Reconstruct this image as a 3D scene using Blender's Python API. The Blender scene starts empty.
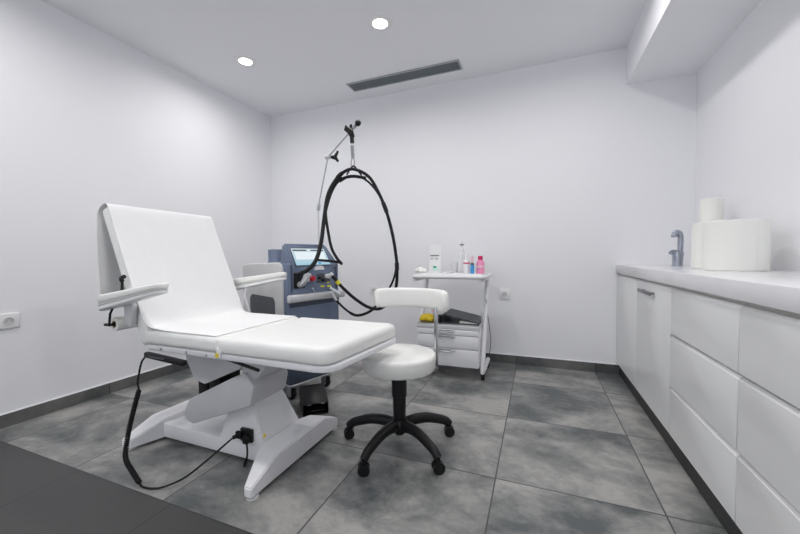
import bpy, bmesh, math, random
from math import pi, sin, cos, radians
from mathutils import Vector, Matrix
random.seed(4)
SC = bpy.context.scene
COL = SC.collection

# ------------------------------------------------------------------ materials
def nmat(name, col, rough=.5, metal=0., bump=None, var=None, coat=0., emit=None, trans=0., alpha=1., spec=.5):
    m = bpy.data.materials.new(name); m.use_nodes = True
    N, L = m.node_tree.nodes, m.node_tree.links
    b = N['Principled BSDF']
    b.inputs['Base Color'].default_value = (*col, 1); b.inputs['Roughness'].default_value = rough
    b.inputs['Metallic'].default_value = metal; b.inputs['Coat Weight'].default_value = coat
    b.inputs['Transmission Weight'].default_value = trans; b.inputs['Alpha'].default_value = alpha
    b.inputs['Specular IOR Level'].default_value = spec
    tc = N.new('ShaderNodeTexCoord')
    if emit:
        b.inputs['Emission Color'].default_value = (*emit[0], 1); b.inputs['Emission Strength'].default_value = emit[1]
    if bump:
        n = N.new('ShaderNodeTexNoise'); n.inputs['Scale'].default_value = bump[0]; n.inputs['Detail'].default_value = 4
        L.new(tc.outputs['Object'], n.inputs['Vector'])
        bp = N.new('ShaderNodeBump'); bp.inputs['Strength'].default_value = bump[1]; bp.inputs['Distance'].default_value = bump[2]
        L.new(n.outputs['Fac'], bp.inputs['Height']); L.new(bp.outputs['Normal'], b.inputs['Normal'])
    if var:
        n = N.new('ShaderNodeTexNoise'); n.inputs['Scale'].default_value = var[0]; n.inputs['Detail'].default_value = 3
        L.new(tc.outputs['Object'], n.inputs['Vector'])
        r = N.new('ShaderNodeValToRGB')
        r.color_ramp.elements[0].position = .35; r.color_ramp.elements[1].position = .65
        r.color_ramp.elements[0].color = (*[c * (1 - var[1]) for c in col], 1)
        r.color_ramp.elements[1].color = (*[min(1, c * (1 + var[1])) for c in col], 1)
        L.new(n.outputs['Fac'], r.inputs['Fac']); L.new(r.outputs['Color'], b.inputs['Base Color'])
    return m

TX, TY, TP = -.163, .894, .6025      # tile grid of the grey floor

def tile_mat(name, lo, mid, hi, rough, grout, plain=False, mode='floor', offx=0.):
    m = bpy.data.materials.new(name); m.use_nodes = True
    N, L = m.node_tree.nodes, m.node_tree.links
    b = N['Principled BSDF']
    geo = N.new('ShaderNodeNewGeometry')
    def vm(op, a, c):
        n = N.new('ShaderNodeVectorMath'); n.operation = op
        if hasattr(a, 'node'): L.new(a, n.inputs[0])
        else: n.inputs[0].default_value = a
        if hasattr(c, 'node'): L.new(c, n.inputs[1])
        else: n.inputs[1].default_value = c
        return n.outputs['Vector']
    def mt(op, a, c=0.):
        n = N.new('ShaderNodeMath'); n.operation = op
        for i, q in enumerate((a, c)):
            if hasattr(q, 'node'): L.new(q, n.inputs[i])
            else: n.inputs[i].default_value = q
        return n.outputs[0]
    P = geo.outputs['Position']
    g = vm('MULTIPLY', vm('SUBTRACT', P, (TX + offx, TY, 0)), (1 / TP, 1 / TP, 0))
    cell = vm('FLOOR', g, (0, 0, 0)); fr = vm('FRACTION', g, (0, 0, 0))
    wn = N.new('ShaderNodeTexWhiteNoise'); wn.noise_dimensions = '3D'; L.new(cell, wn.inputs['Vector'])
    off = vm('MULTIPLY', wn.outputs['Color'], (37., 53., 11.))
    q = vm('ADD', P, off)
    def noise(sc, det, v, rgh=.6, dist=0.):
        n = N.new('ShaderNodeTexNoise'); n.inputs['Scale'].default_value = sc; n.inputs['Detail'].default_value = det
        n.inputs['Roughness'].default_value = rgh; n.inputs['Distortion'].default_value = dist
        L.new(v, n.inputs['Vector']); return n.outputs['Fac']
    if plain:
        v = mt('ADD', mt('MULTIPLY', noise(30, 4, q), .25), .35)
    else:
        st = vm('MULTIPLY', q, (1.0, 1.3, 1.0))                     # brushed clouds run along the tile
        big = noise(2.0, 8, st, .62, .35); fine = noise(12, 8, st, .72, .3)
        grain = noise(120, 3, q, .6)
        v = mt('ADD', mt('ADD', mt('MULTIPLY', big, 1.55), mt('MULTIPLY', fine, .50)), mt('MULTIPLY', grain, .10))
        v = mt('ADD', mt('SUBTRACT', v, .60), mt('MULTIPLY', mt('SUBTRACT', wn.outputs['Value'], .5), .10))
    r = N.new('ShaderNodeValToRGB'); r.color_ramp.elements[0].position = .24; r.color_ramp.elements[1].position = .66
    r.color_ramp.elements[0].color = (*lo, 1); r.color_ramp.elements[1].color = (*hi, 1)
    e = r.color_ramp.elements.new(.42); e.color = (*mid, 1)
    L.new(v, r.inputs['Fac'])
    sep = N.new('ShaderNodeSeparateXYZ'); L.new(fr, sep.inputs[0])
    w = .0028 / TP
    def line(c): return mt('MAXIMUM', mt('LESS_THAN', c, w), mt('GREATER_THAN', c, 1 - w))
    gm = line(sep.outputs['X'])
    if mode == 'floor': gm = mt('MAXIMUM', gm, line(sep.outputs['Y']))
    if mode == 'side': gm = line(sep.outputs['Y'])
    mx = N.new('ShaderNodeMix'); mx.data_type = 'RGBA'
    L.new(gm, mx.inputs['Factor']); L.new(r.outputs['Color'], mx.inputs['A']); mx.inputs['B'].default_value = (*grout, 1)
    L.new(mx.outputs['Result'], b.inputs['Base Color'])
    b.inputs['Roughness'].default_value = rough
    bp = N.new('ShaderNodeBump'); bp.inputs['Strength'].default_value = .25; bp.inputs['Distance'].default_value = .002
    L.new(mt('SUBTRACT', v, gm), bp.inputs['Height']); L.new(bp.outputs['Normal'], b.inputs['Normal'])
    return m

M = dict(
    wall=nmat('white wall paint', (.86, .86, .885), .75, bump=(180, .05, .001)),
    ceil=nmat('white ceiling paint', (.84, .84, .87), .85, bump=(150, .05, .001)),
    floor=tile_mat('grey concrete look tiles', (.090, .101, .103), (.205, .208, .203), (.39, .38, .362), .40, (.06, .06, .06)),
    dark=tile_mat('charcoal tiles', (.050, .050, .051), (.058, .058, .058), (.069, .069, .069), .50, (.028, .028, .028), plain=True, offx=.05),
    base_b=tile_mat('baseboard tile along back', (.075, .08, .08), (.12, .12, .118), (.17, .168, .16), .45, (.04, .04, .04), mode='back'),
    base_s=tile_mat('baseboard tile along side', (.075, .08, .08), (.12, .12, .118), (.17, .168, .16), .45, (.04, .04, .04), mode='side'),
    lit_edge=nmat('white lit top edge', (.85, .85, .85), .5),  # white strip paints in the light caught by the baseboard top edges
    leather=nmat('white artificial leather', (.86, .86, .84), .42, bump=(9, .12, .01)),
    leather2=nmat('cream white vinyl', (.84, .84, .81), .40, bump=(60, .04, .002)),
    sheet=nmat('white paper sheet', (.85, .85, .85), .8, bump=(14, .35, .012)),
    wmetal=nmat('white powder coated metal', (.80, .80, .82), .35, bump=(400, .04, .001)),
    gmetal=nmat('light grey painted metal', (.60, .60, .62), .4, bump=(400, .04, .001)),
    plastic_w=nmat('white plastic', (.82, .82, .82), .35, var=(5, .02)),
    plastic_g=nmat('light grey plastic', (.62, .62, .62), .42, var=(5, .03)),
    black=nmat('black plastic', (.007, .007, .008), .42, bump=(250, .06, .001), spec=.35),
    rubber=nmat('black rubber', (.007, .007, .008), .55, bump=(200, .08, .001), spec=.3),
    hose=nmat('black ribbed hose', (.006, .006, .008), .5, bump=(300, .1, .001), spec=.3),
    dgrey=nmat('dark grey plastic', (.075, .082, .095), .5, bump=(300, .06, .001)),
    vent=nmat('dark grey vent slats', (.115, .135, .145), .5, var=(20, .05)),
    ventf=nmat('silver vent frame', (.42, .44, .46), .4, .3, var=(20, .05)),
    blue=nmat('slate blue machine paint', (.145, .185, .275), .38, bump=(350, .04, .001)),
    blue_d=nmat('dark slate machine paint', (.055, .072, .105), .42, bump=(350, .04, .001)),
    silver=nmat('satin silver', (.66, .67, .69), .33, .55, var=(30, .03)),
    chrome=nmat('chrome', (.62, .63, .65), .13, 1., var=(30, .03)),
    steel=nmat('brushed steel', (.46, .47, .49), .3, .9, var=(40, .06)),
    taps=nmat('tap chrome', (.42, .45, .52), .18, .85, var=(30, .05)),
    lam=nmat('white cabinet laminate', (.74, .745, .745), .32, var=(2, .01)),
    counter=nmat('white worktop', (.80, .80, .815), .18, var=(8, .01)),
    chan=nmat('grey grip channel', (.50, .49, .46), .4, .2, var=(8, .03)),
    kick=nmat('shade-darkened toe kick', (.035, .036, .037), .6, var=(3, .2)),  # shadow of the toe space is put into this near-black colour
    bar=nmat('dark brushed steel', (.22, .22, .23), .35, .8, var=(40, .06)),
    shade=nmat('dark cabinet interior', (.12, .12, .12), .7, var=(8, .05)),
    paper=nmat('white paper', (.88, .88, .84), .85, bump=(150, .15, .001)),
    card=nmat('brown cardboard core', (.25, .17, .09), .8, var=(60, .1)),
    yellow=nmat('yellow', (.80, .58, .02), .5, var=(30, .06)),
    ytape=nmat('bright yellow tape', (.78, .72, .05), .5, var=(30, .06)),
    red=nmat('red button', (.62, .01, .03), .35, var=(30, .05)),
    pink=nmat('pink liquid', (.86, .30, .50), .3, var=(30, .06)),
    pinkcap=nmat('magenta cap', (.60, .004, .10), .35, var=(30, .05)),
    lightpink=nmat('pale pink plastic', (.85, .55, .62), .35, var=(30, .05)),
    cyan=nmat('bright blue plastic', (.05, .34, .72), .3, var=(30, .05)),
    green=nmat('green print', (.02, .38, .27), .5, var=(30, .05)),
    mint=nmat('mint print', (.55, .80, .72), .5, var=(30, .04)),
    greyprint=nmat('grey print', (.22, .27, .28), .5, var=(30, .05)),
    clear=nmat('clear plastic', (.93, .95, .96), .08, trans=.9, var=(10, .01)),
    milk=nmat('milky plastic', (.84, .85, .87), .25, trans=.25, var=(10, .01)),
    lamp=nmat('lit downlight diffuser', (1, 1, 1), .5, emit=((1, .985, .96), 28.), var=(10, .0)),
    sticker=nmat('yellow warning sticker', (.78, .60, .02), .5, var=(60, .1)),
)

def screen_mat():
    m = bpy.data.materials.new('lit touch screen'); m.use_nodes = True
    N, L = m.node_tree.nodes, m.node_tree.links
    b = N['Principled BSDF']; b.inputs['Base Color'].default_value = (.02, .02, .03, 1); b.inputs['Roughness'].default_value = .15
    tc = N.new('ShaderNodeTexCoord'); sp = N.new('ShaderNodeSeparateXYZ'); L.new(tc.outputs['Object'], sp.inputs[0])
    r = N.new('ShaderNodeValToRGB'); cr = r.color_ramp; cr.interpolation = 'LINEAR'
    cr.elements[0].color = (.40, .66, .78, 1); cr.elements[1].color = (.72, .84, .88, 1)
    mr = N.new('ShaderNodeMapRange'); mr.inputs['From Min'].default_value = 0; mr.inputs['From Max'].default_value = .11
    L.new(sp.outputs['Z'], mr.inputs['Value']); L.new(mr.outputs['Result'], r.inputs['Fac'])
    L.new(r.outputs['Color'], b.inputs['Emission Color']); b.inputs['Emission Strength'].default_value = .85
    return m
M['screen'] = screen_mat()

# ------------------------------------------------------------------ mesh builders
def box(bm, x0, x1, y0, y1, z0, z1, bev=0., seg=2):
    t = bmesh.new(); bmesh.ops.create_cube(t, size=1)
    for v in t.verts:
        v.co = Vector(((x0 + x1) / 2 + v.co.x * (x1 - x0), (y0 + y1) / 2 + v.co.y * (y1 - y0), (z0 + z1) / 2 + v.co.z * (z1 - z0)))
    if bev: bmesh.ops.bevel(t, geom=t.edges[:], offset=bev, segments=seg, affect='EDGES', profile=.5)
    return merge(bm, t)

def merge(bm, t, mat=None):
    if mat is not None: bmesh.ops.transform(t, matrix=mat, verts=t.verts[:])
    me = bpy.data.meshes.new('t'); t.to_mesh(me); t.free(); bm.from_mesh(me); bpy.data.meshes.remove(me)
    return bm

def prism(bm, pts, axis, a0, a1, bev=0., seg=2, mat=None):
    """polygon in the plane normal to axis, extruded from a0 to a1. pts: (x,z) for y, (y,z) for x, (x,y) for z"""
    t = bmesh.new()
    def P(p, a): return {'y': (p[0], a, p[1]), 'x': (a, p[0], p[1]), 'z': (p[0], p[1], a)}[axis]
    A = [t.verts.new(P(p, a0)) for p in pts]; B = [t.verts.new(P(p, a1)) for p in pts]
    n = len(pts); t.faces.new(A); t.faces.new(B[::-1])
    for i in range(n): t.faces.new((A[i], B[i], B[(i + 1) % n], A[(i + 1) % n]))
    bmesh.ops.recalc_face_normals(t, faces=t.faces[:])
    if bev: bmesh.ops.bevel(t, geom=t.edges[:], offset=bev, segments=seg, affect='EDGES', profile=.5)
    return merge(bm, t, mat)

def smooth(pts, n=6):
    P = [Vector(p) for p in pts]; Q = [P[0] * 2 - P[1]] + P + [P[-1] * 2 - P[-2]]; out = []
    for i in range(1, len(Q) - 2):
        for k in range(n):
            t = k / n; a, b, c, d = Q[i - 1], Q[i], Q[i + 1], Q[i + 2]
            out.append(.5 * ((2 * b) + (c - a) * t + (2 * a - 5 * b + 4 * c - d) * t * t + (3 * b - a - 3 * c + d) * t ** 3))
    out.append(P[-1]); return out

def tube(bm, pts, r, seg=10, cap=True, ry=None):
    P = [Vector(p) for p in pts]; n = len(P)
    R = r if isinstance(r, (list, tuple)) else [r] * n
    T = []
    for i in range(n):
        d = P[min(i + 1, n - 1)] - P[max(i - 1, 0)]; T.append(d.normalized())
    up = Vector((0, 0, 1)) if abs(T[0].z) < .9 else Vector((1, 0, 0))
    u = (up - T[0] * up.dot(T[0])).normalized(); rings = []
    for i in range(n):
        u = (u - T[i] * u.dot(T[i])).normalized(); w = T[i].cross(u)
        k = ry if ry else 1.
        rings.append([bm.verts.new(P[i] + (u * cos(2 * pi * j / seg) + w * sin(2 * pi * j / seg) * k) * R[i]) for j in range(seg)])
    for i in range(n - 1):
        for j in range(seg):
            bm.faces.new((rings[i][j], rings[i][(j + 1) % seg], rings[i + 1][(j + 1) % seg], rings[i + 1][j]))
    if cap: bm.faces.new(rings[0][::-1]); bm.faces.new(rings[-1])
    return bm

def lathe(bm, prof, c=(0, 0, 0), seg=32, mat=None):
    t = bmesh.new(); rings = []
    for r, z in prof:
        rings.append([t.verts.new((c[0] + r * cos(2 * pi * j / seg), c[1] + r * sin(2 * pi * j / seg), c[2] + z)) for j in range(seg)] if r > 1e-6 else [t.verts.new((c[0], c[1], c[2] + z))])
    for a, b in zip(rings, rings[1:]):
        for j in range(seg):
            k = (j + 1) % seg
            f = [a[j % len(a)], a[k % len(a)], b[k % len(b)], b[j % len(b)]]
            f = list(dict.fromkeys(f))
            if len(f) > 2: t.faces.new(f)
    for rg, fl in ((rings[0], True), (rings[-1], False)):
        if len(rg) > 2: t.faces.new(rg[::-1] if fl else rg)
    bmesh.ops.recalc_face_normals(t, faces=t.faces[:])
    return merge(bm, t, mat)

def cyl(bm, a, b, r, seg=16):
    return tube(bm, [a, b], r, seg)

def rot_to(axis, at=(0, 0, 0)):
    """matrix taking z to the given axis, moved to at"""
    return Matrix.Translation(at) @ Vector((0, 0, 1)).rotation_difference(Vector(axis)).to_matrix().to_4x4()

def grid_sheet(bm, rows, thick=0.):
    V = [[bm.verts.new(p) for p in r] for r in rows]
    for a, b in zip(V, V[1:]):
        for i in range(len(a) - 1): bm.faces.new((a[i], a[i + 1], b[i + 1], b[i]))
    bmesh.ops.recalc_face_normals(bm, faces=bm.faces[:])
    if thick: bmesh.ops.solidify(bm, geom=bm.faces[:], thickness=thick)
    return bm

# ------------------------------------------------------------------ objects
MAT = {}
def world(o):
    return MAT[o.name]

def thing(name, label, cat, loc=(0, 0, 0), rz=0., group=None):
    o = bpy.data.objects.new(name, None); COL.objects.link(o)
    o.empty_display_size = .1
    o.location = loc; o.rotation_euler = (0, 0, rz)
    MAT[o.name] = Matrix.Translation(loc) @ Matrix.Rotation(rz, 4, 'Z')
    tag(o, label, cat, group); return o

def tag(o, label, cat, group=None):
    o['label'] = label; o['category'] = cat
    if group: o['group'] = group
    return o

def obj(name, bm, mat, parent=None, local=False, sm=True, angle=40):
    """one mesh object; bm in world space, or in the space of the thing when local"""
    bmesh.ops.recalc_face_normals(bm, faces=bm.faces[:])
    me = bpy.data.meshes.new(name); 
    top = parent
    Mw = MAT[parent.name].copy() if parent is not None else Matrix.Identity(4)
    if local and parent is not None: bmesh.ops.transform(bm, matrix=Mw, verts=bm.verts[:])
    # origin at the middle of the underside
    xs = [v.co for v in bm.verts]
    lo = Vector([min(c[i] for c in xs) for i in range(3)]); hi = Vector([max(c[i] for c in xs) for i in range(3)])
    org = Vector(((lo.x + hi.x) / 2, (lo.y + hi.y) / 2, lo.z))
    R = Mw.to_3x3().to_4x4() if parent is not None else Matrix.Identity(4)
    full = Matrix.Translation(org) @ R
    bmesh.ops.transform(bm, matrix=full.inverted(), verts=bm.verts[:])
    bm.to_mesh(me); bm.free()
    o = bpy.data.objects.new(name, me); COL.objects.link(o)
    if isinstance(mat, str): mat = M[mat]
    me.materials.append(mat)
    MAT[o.name] = full
    if parent is not None:
        o.parent = parent
        o.matrix_basis = Mw.inverted() @ full
    else: o.matrix_basis = full
    if sm:
        for p in me.polygons: p.use_smooth = True
        me.set_sharp_from_angle(angle=radians(angle))
    return o

def B(): return bmesh.new()

def struct(name, bm, mat, parent=None, sm=False):
    o = obj(name, bm, mat, parent, sm=sm)
    if parent is None: o['kind'] = 'structure'
    return o

def dup(root, loc=None, rz=None, label=None):
    r = root.copy(); COL.objects.link(r)
    MAT[r.name] = MAT[root.name]
    if loc is not None: r.location = loc
    if rz is not None: r.rotation_euler = (0, 0, rz)
    MAT[r.name] = Matrix.Translation(r.location) @ r.rotation_euler.to_matrix().to_4x4()
    if label: r['label'] = label
    for ch in list(root.children):
        c = ch.copy(); COL.objects.link(c); c.parent = r
        for g in list(ch.children):
            d = g.copy(); COL.objects.link(d); d.parent = c
    return r

# ================================================================== the room
XL, XR, YB, YF, ZC = -2.819, 1.072, 3.163, -2.4, 2.534
XS, ZS = .634, 2.25
struct('floor', box(B(), XL - .1, XR + .1, TY, YB + .1, -.08, 0), 'floor')
fd = struct('floor', box(B(), XL - .1, XR + .1, YF - .1, TY, -.08, 0), 'dark')
struct('wall_left', box(B(), XL - .12, XL, YF - .1, YB + .1, 0, ZC + .1), 'wall')
struct('wall_back', box(B(), XL, XR, YB, YB + .12, 0, ZC + .1), 'wall')
struct('wall_right', box(B(), XR, XR + .12, YF - .1, YB + .1, 0, ZC + .1), 'wall')
# unseen wide opening added behind the viewer to fill the room with soft light
b = box(B(), XL, -2.35, YF - .12, YF, 0, ZC + .1); box(b, .75, XR, YF - .12, YF, 0, ZC + .1); box(b, -2.35, .75, YF - .12, YF, 2.25, ZC + .1)
struct('wall_front', b, 'wall')
pl_ = bpy.data.lights.new('added_fill_portal', 'AREA'); pl_.shape = 'RECTANGLE'; pl_.size = 3.1; pl_.size_y = 2.25; pl_.cycles.is_portal = True  # guides sky light through the added opening
po_ = bpy.data.objects.new('added_fill_portal', pl_); COL.objects.link(po_); po_.location = (-.80, YF - .06, 1.125); po_.rotation_euler = (radians(-90), 0, 0)
struct('ceiling', box(B(), XL, XR, YF, YB, ZC, ZC + .1), 'ceil')
struct('trim_1', box(B(), XS, XR, YF, YB, ZS, ZC), 'ceil')
bb = struct('baseboard_back', box(B(), XL, .66, YB - .010, YB, 0, .075), 'base_b')
struct('lit_edge', box(B(), XL, .66, YB - .009, YB, .075, .0795), 'lit_edge', bb)
bl = struct('baseboard_left', box(B(), XL, XL + .010, YF, YB - .010, 0, .075), 'base_s')
struct('lit_edge', box(B(), XL, XL + .009, YF, YB - .010, .075, .0795), 'lit_edge', bl)

# ---- ceiling downlights
def downlight(first=[None]):
    t = thing('downlight', '', 'ceiling light', (0, 0, ZC), 0, 'round recessed ceiling downlights')
    r = lathe(B(), [(.060, -.003), (.078, -.004), (.084, -.001), (.084, 0), (.060, 0)], (0, 0, ZC), 40)
    bmesh.ops.transform(r, matrix=Matrix.Identity(4), verts=r.verts[:])
    obj('trim_ring', r, 'plastic_w', t)
    obj('diffuser', lathe(B(), [(0, -.006), (.03, -.005), (.058, -.002), (.060, 0), (0, 0)], (0, 0, ZC), 40), 'lamp', t)
    return t
POWER = 5.3
LX = [-2.19, -.995, .19]
LYS = [2.195, .70, -.85]  # the two nearer rows are unseen, added to light the room
proto = downlight()
def lamp(x, y, e):
    la = bpy.data.lights.new('downlight_beam', 'AREA'); la.shape = 'DISK'; la.size = .11; la.energy = e; la.color = (1, .985, .965)
    la.spread = radians(168)
    o = bpy.data.objects.new('downlight_beam', la); COL.objects.link(o); o.location = (x, y, ZC - .012)
LAB = {(0, 0): 'round lit downlight in the ceiling toward the left wall', (1, 0): 'round lit downlight in the ceiling nearest the air grille'}
firstd = True
for j, y in enumerate(LYS):
    for i, x in enumerate(LX):
        lamp(x, y, POWER)
        if (i, j) not in LAB: 
            lab = 'unseen round lit downlight in the ceiling outside the photo'
        else: lab = LAB[(i, j)]
        if firstd:
            proto.location = (x, y, ZC); proto['label'] = lab; firstd = False
            MAT[proto.name] = Matrix.Translation((x, y, ZC))
        else: dup(proto, (x, y, ZC), None, lab)

# ---- air vent
t = thing('air_grille', 'long narrow grey linear air grille in the white ceiling', 'air vent', (-1.11, 2.90, ZC))
b = B(); x0, x1, y0, y1 = -1.63, -.59, 2.822, 2.978
for a in ((x0, x1, y0, y0 + .014), (x0, x1, y1 - .014, y1), (x0, x0 + .014, y0 + .014, y1 - .014), (x1 - .014, x1, y0 + .014, y1 - .014)):
    box(b, *a, ZC - .010, ZC - .0005, .002, 1)
obj('frame', b, 'ventf', t)
obj('backing', box(B(), x0 + .012, x1 - .012, y0 + .012, y1 - .012, ZC - .003, ZC - .001), 'shade', t)
for k in range(6):
    b = B(); yy = y0 + .026 + k * .0208
    prism(b, [(yy - .008, ZC - .004), (yy - .005, ZC - .004), (yy + .009, ZC - .009), (yy + .006, ZC - .009)], 'x', x0 + .014, x1 - .014)
    obj('slat', b, 'vent', t)

# ---- sockets
def socket(name, loc, rz, gangs, label):
    """local: plate in the xz plane facing -y"""
    t = thing(name, label, 'socket', loc, rz)
    w = .082 * gangs + .006
    obj('cover_plate', box(B(), -w / 2, w / 2, -.011, 0, 0, .086, .004, 3), 'plastic_w', t, True)
    for g in range(gangs):
        cx = (g - (gangs - 1) / 2) * .078
        b = lathe(B(), [(0, 0), (.021, 0), (.021, .004), (.0185, .004), (.0185, .0005), (0, .0005)], (0, 0, 0), 28, rot_to((0, -1, 0), (cx, -.0116, .043)))
        ins = obj('insert', b, 'plastic_g', t, True)
        for s in (-1, 1):
            h = lathe(B(), [(0, 0), (.0022, 0), (.0022, .0006), (0, .0006)], (0, 0, 0), 12, rot_to((0, -1, 0), (cx + s * .0095, -.0122, .043)))
            obj('pin_hole', transformed(h, t), 'black', ins)
    return t
def transformed(bm, t):
    bmesh.ops.transform(bm, matrix=MAT[t.name], verts=bm.verts[:]); return bm
socket('double_socket', (XL, .972, .561), radians(90), 2, 'white double wall socket on the left wall')
socket('wall_socket', (-.264, YB, .568), 0, 1, 'white wall socket right of the trolley on the back wall')
socket('wall_socket', (-1.53, YB, .567), 0, 1, 'white wall socket on the back wall behind the hanging hoses')

# ================================================================== fitted cabinets
CF = .585
def handle_channel(t, y0, y1, z):
    obj('grip_channel', box(B(), CF + .012, CF + .03, y0, y1, z - .016, z + .016), 'chan', t)
def front_panel(y0, y1, z0, z1, grip):
    """18 mm front with a slanted finger-grip on its top edge"""
    b = B()
    if grip: pr = [(CF, z0), (CF, z1 - .010), (CF + .012, z1), (CF + .018, z1), (CF + .018, z0)]
    else: pr = [(CF, z0), (CF, z1), (CF + .018, z1), (CF + .018, z0)]
    return prism(b, pr, 'y', y0 + .0015, y1 - .0015, .0012, 1)
def carcass(t, y0, y1):
    obj('body', box(B(), CF + .020, XR - .004, y0 + .001, y1 - .001, .095, .800), 'lam', t)
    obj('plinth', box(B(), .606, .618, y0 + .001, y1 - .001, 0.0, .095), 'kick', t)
ys = [3.160, 2.573, 1.977, 1.384, .790, .196]
dl = ['white cabinet door meeting the back wall, without a handle', 'white cabinet with a horizontal steel bar handle near its top']
t = thing('base_cabinet', 'white handleless cabinet in the corner against the back wall', 'cabinet', (.82, (ys[0] + ys[1]) / 2, 0), 0, 'white base cabinets under the worktop')
carcass(t, ys[1], ys[0]); obj('door', front_panel(ys[1], ys[0], .097, .790, True), 'lam', t)
obj('grip_channel', box(B(), CF + .0185, CF + .021, ys[1] + .002, ys[0] - .002, .790, .800), 'chan', t)
t = thing('base_cabinet', 'white cabinet whose front carries a small dark steel bar handle', 'cabinet', (.82, (ys[2] + ys[1]) / 2, 0), 0, 'white base cabinets under the worktop')
carcass(t, ys[2], ys[1]); d = obj('door', front_panel(ys[2], ys[1], .097, .790, True), 'lam', t)
b = box(B(), CF - .030, CF - .018, 2.200, 2.440, .727, .748, .005, 2)
for yy in (2.225, 2.400): box(b, CF - .020, CF + .001, yy, yy + .016, .731, .744, .002, 1)
h = obj('handle', b, 'bar', d); h['label'] = 'dark steel bar handle'
obj('grip_channel', box(B(), CF + .0185, CF + .021, ys[2] + .002, ys[1] - .002, .790, .800), 'chan', t)
labs = ['white three-drawer cabinet beside the one with the bar handle', 'white three-drawer cabinet cut off by the right edge of the photo', 'white three-drawer cabinet nearest the viewer, outside the photo']
for i in range(3):
    y1, y0 = ys[2 + i], ys[3 + i]
    t = thing('drawer_cabinet', labs[i], 'cabinet', (.82, (y0 + y1) / 2, 0), 0, 'white drawer cabinets under the worktop')
    carcass(t, y0, y1)
    for z0, z1 in ((.097, .320), (.330, .567), (.577, .790)):
        dr = obj('drawer', front_panel(y0, y1, z0, z1, True), 'lam', t)
        obj('grip_channel', box(B(), CF + .0182, CF + .0196, y0 + .002, y1 - .002, z1 - .003, z1 + .012), 'chan', dr)
wt = obj('worktop', box(B(), .575, XR - .001, .18, YB - .001, .8065, .868, .0025, 2), 'counter')
tag(wt, 'long white worktop running over the cabinets along the right wall', 'worktop')

# tap
t = thing('tap', 'chrome mixer tap with a curled spout at the far end of the worktop', 'tap', (.862, 2.80, .868))
c = Vector((.862, 2.80, .868))
obj('body', lathe(B(), [(0, 0), (.030, 0), (.031, .006), (.029, .012), (.030, .06), (.034, .085), (.030, .095), (0, .098)], c, 28), 'taps', t)
sp = smooth([(c.x + .012, c.y, c.z + .06), (c.x + .014, c.y, c.z + .13), (c.x + .013, c.y - .002, c.z + .19), (c.x + .004, c.y - .006, c.z + .218), (c.x - .014, c.y - .012, c.z + .222), (c.x - .026, c.y - .016, c.z + .205), (c.x - .026, c.y - .016, c.z + .190)], 8)
n = len(sp)
obj('spout', tube(B(), sp, [.017 - .003 * abs(i / n - .4) for i in range(n)], 16), 'taps', t)
lv = smooth([(c.x - .01, c.y - .01, c.z + .088), (c.x - .032, c.y - .022, c.z + .096), (c.x - .052, c.y - .034, c.z + .086)], 6)
obj('lever', tube(B(), lv, [.016 - .006 * i / len(lv) for i in range(len(lv))], 12), 'taps', t)

# paper rolls on the worktop
def paper_roll(name, loc, r, h, core, label, group=None):
    t = thing(name, label, 'paper roll', loc, 0, group)
    b = lathe(B(), [(core, 0), (r - .004, 0), (r, .004), (r, h - .004), (r - .004, h), (core, h), (core, 0)], loc, 72)
    obj('paper', b, 'paper', t)
    obj('core', lathe(B(), [(core - .003, .001), (core - .0004, .001), (core - .0004, h + .001), (core - .003, h + .001), (core - .003, .001)], loc, 32), 'card', t)
    return t
G = 'paper rolls standing on the worktop'
t = paper_roll('paper_roll', (.886, 2.155, .868), .114, .238, .028, 'large wide white paper roll standing nearest on the worktop', G)
# loose end of the big roll
ang = [radians(a) for a in range(-70, -20, 5)]
rows = [[(.886 + (.1146 + .0012 * i * .6) * cos(a), 2.155 + (.1146 + .0012 * i * .6) * sin(a), z) for i, a in enumerate(ang)] for z in (.870, 1.106)]
obj('loose_end', grid_sheet(B(), rows, .0006), 'paper', t)
paper_roll('paper_roll', (.90, 2.425, .868), .087, .250, .024, 'white paper roll mostly hidden behind the largest paper roll', G)
paper_roll('paper_roll', (.958, 2.595, .868), .055, .405, .02, 'tall slim white paper roll rising behind the wide ones', G)

# ================================================================== treatment bed
Y0, Y1 = 1.025, 1.558
bed = thing('treatment_bed', 'white reclining treatment bed with raised backrest and two armrests', 'treatment bed', (-1.43, 1.32, 0))
def cushion(x0, x1, y0, y1, z0, z1, bev=.026, seams=()):
    b = box(B(), x0, x1, y0, y1, z0, z1, bev, 6)
    return b
obj('seat_cushion', cushion(-1.652, -1.204, Y0, Y1, .5625, .628, .022), 'leather', bed)
# leg cushion, a little domed with faint lengthwise channels
b = B(); nx, ny = 40, 28; x0, x1 = -1.198, -.672
def lz(x, y):
    e = min(x - x0, x1 - x, y - Y0, Y1 - y)
    r = .024; z = .628
    if e < r: z -= r - math.sqrt(max(0, r * r - (r - e) ** 2))
    return z + .004 * sin(pi * (x - x0) / (x1 - x0)) * sin(pi * (y - Y0) / (Y1 - Y0)) + .0009 * sin((x * .35 + y) * 58)
xs = [x0 + (x1 - x0) * (.5 - .5 * cos(pi * i / nx)) for i in range(nx + 1)]; yy = [Y0 + (Y1 - Y0) * (.5 - .5 * cos(pi * i / ny)) for i in range(ny + 1)]
def cornr(x, y):
    R = .05; dx = x1 - R; 
    for yc, s in ((Y0 + R, -1), (Y1 - R, 1)):
        if x > dx and (y - yc) * s > 0:
            vx, vy = x - dx, (y - yc) * s; m = max(vx, vy); l = math.hypot(vx, vy)
            if l > 1e-9: return dx + vx * m / l, yc + s * vy * m / l
    return x, y
top = [[b.verts.new((*cornr(x, y), lz(x, y))) for y in yy] for x in xs]
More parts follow.
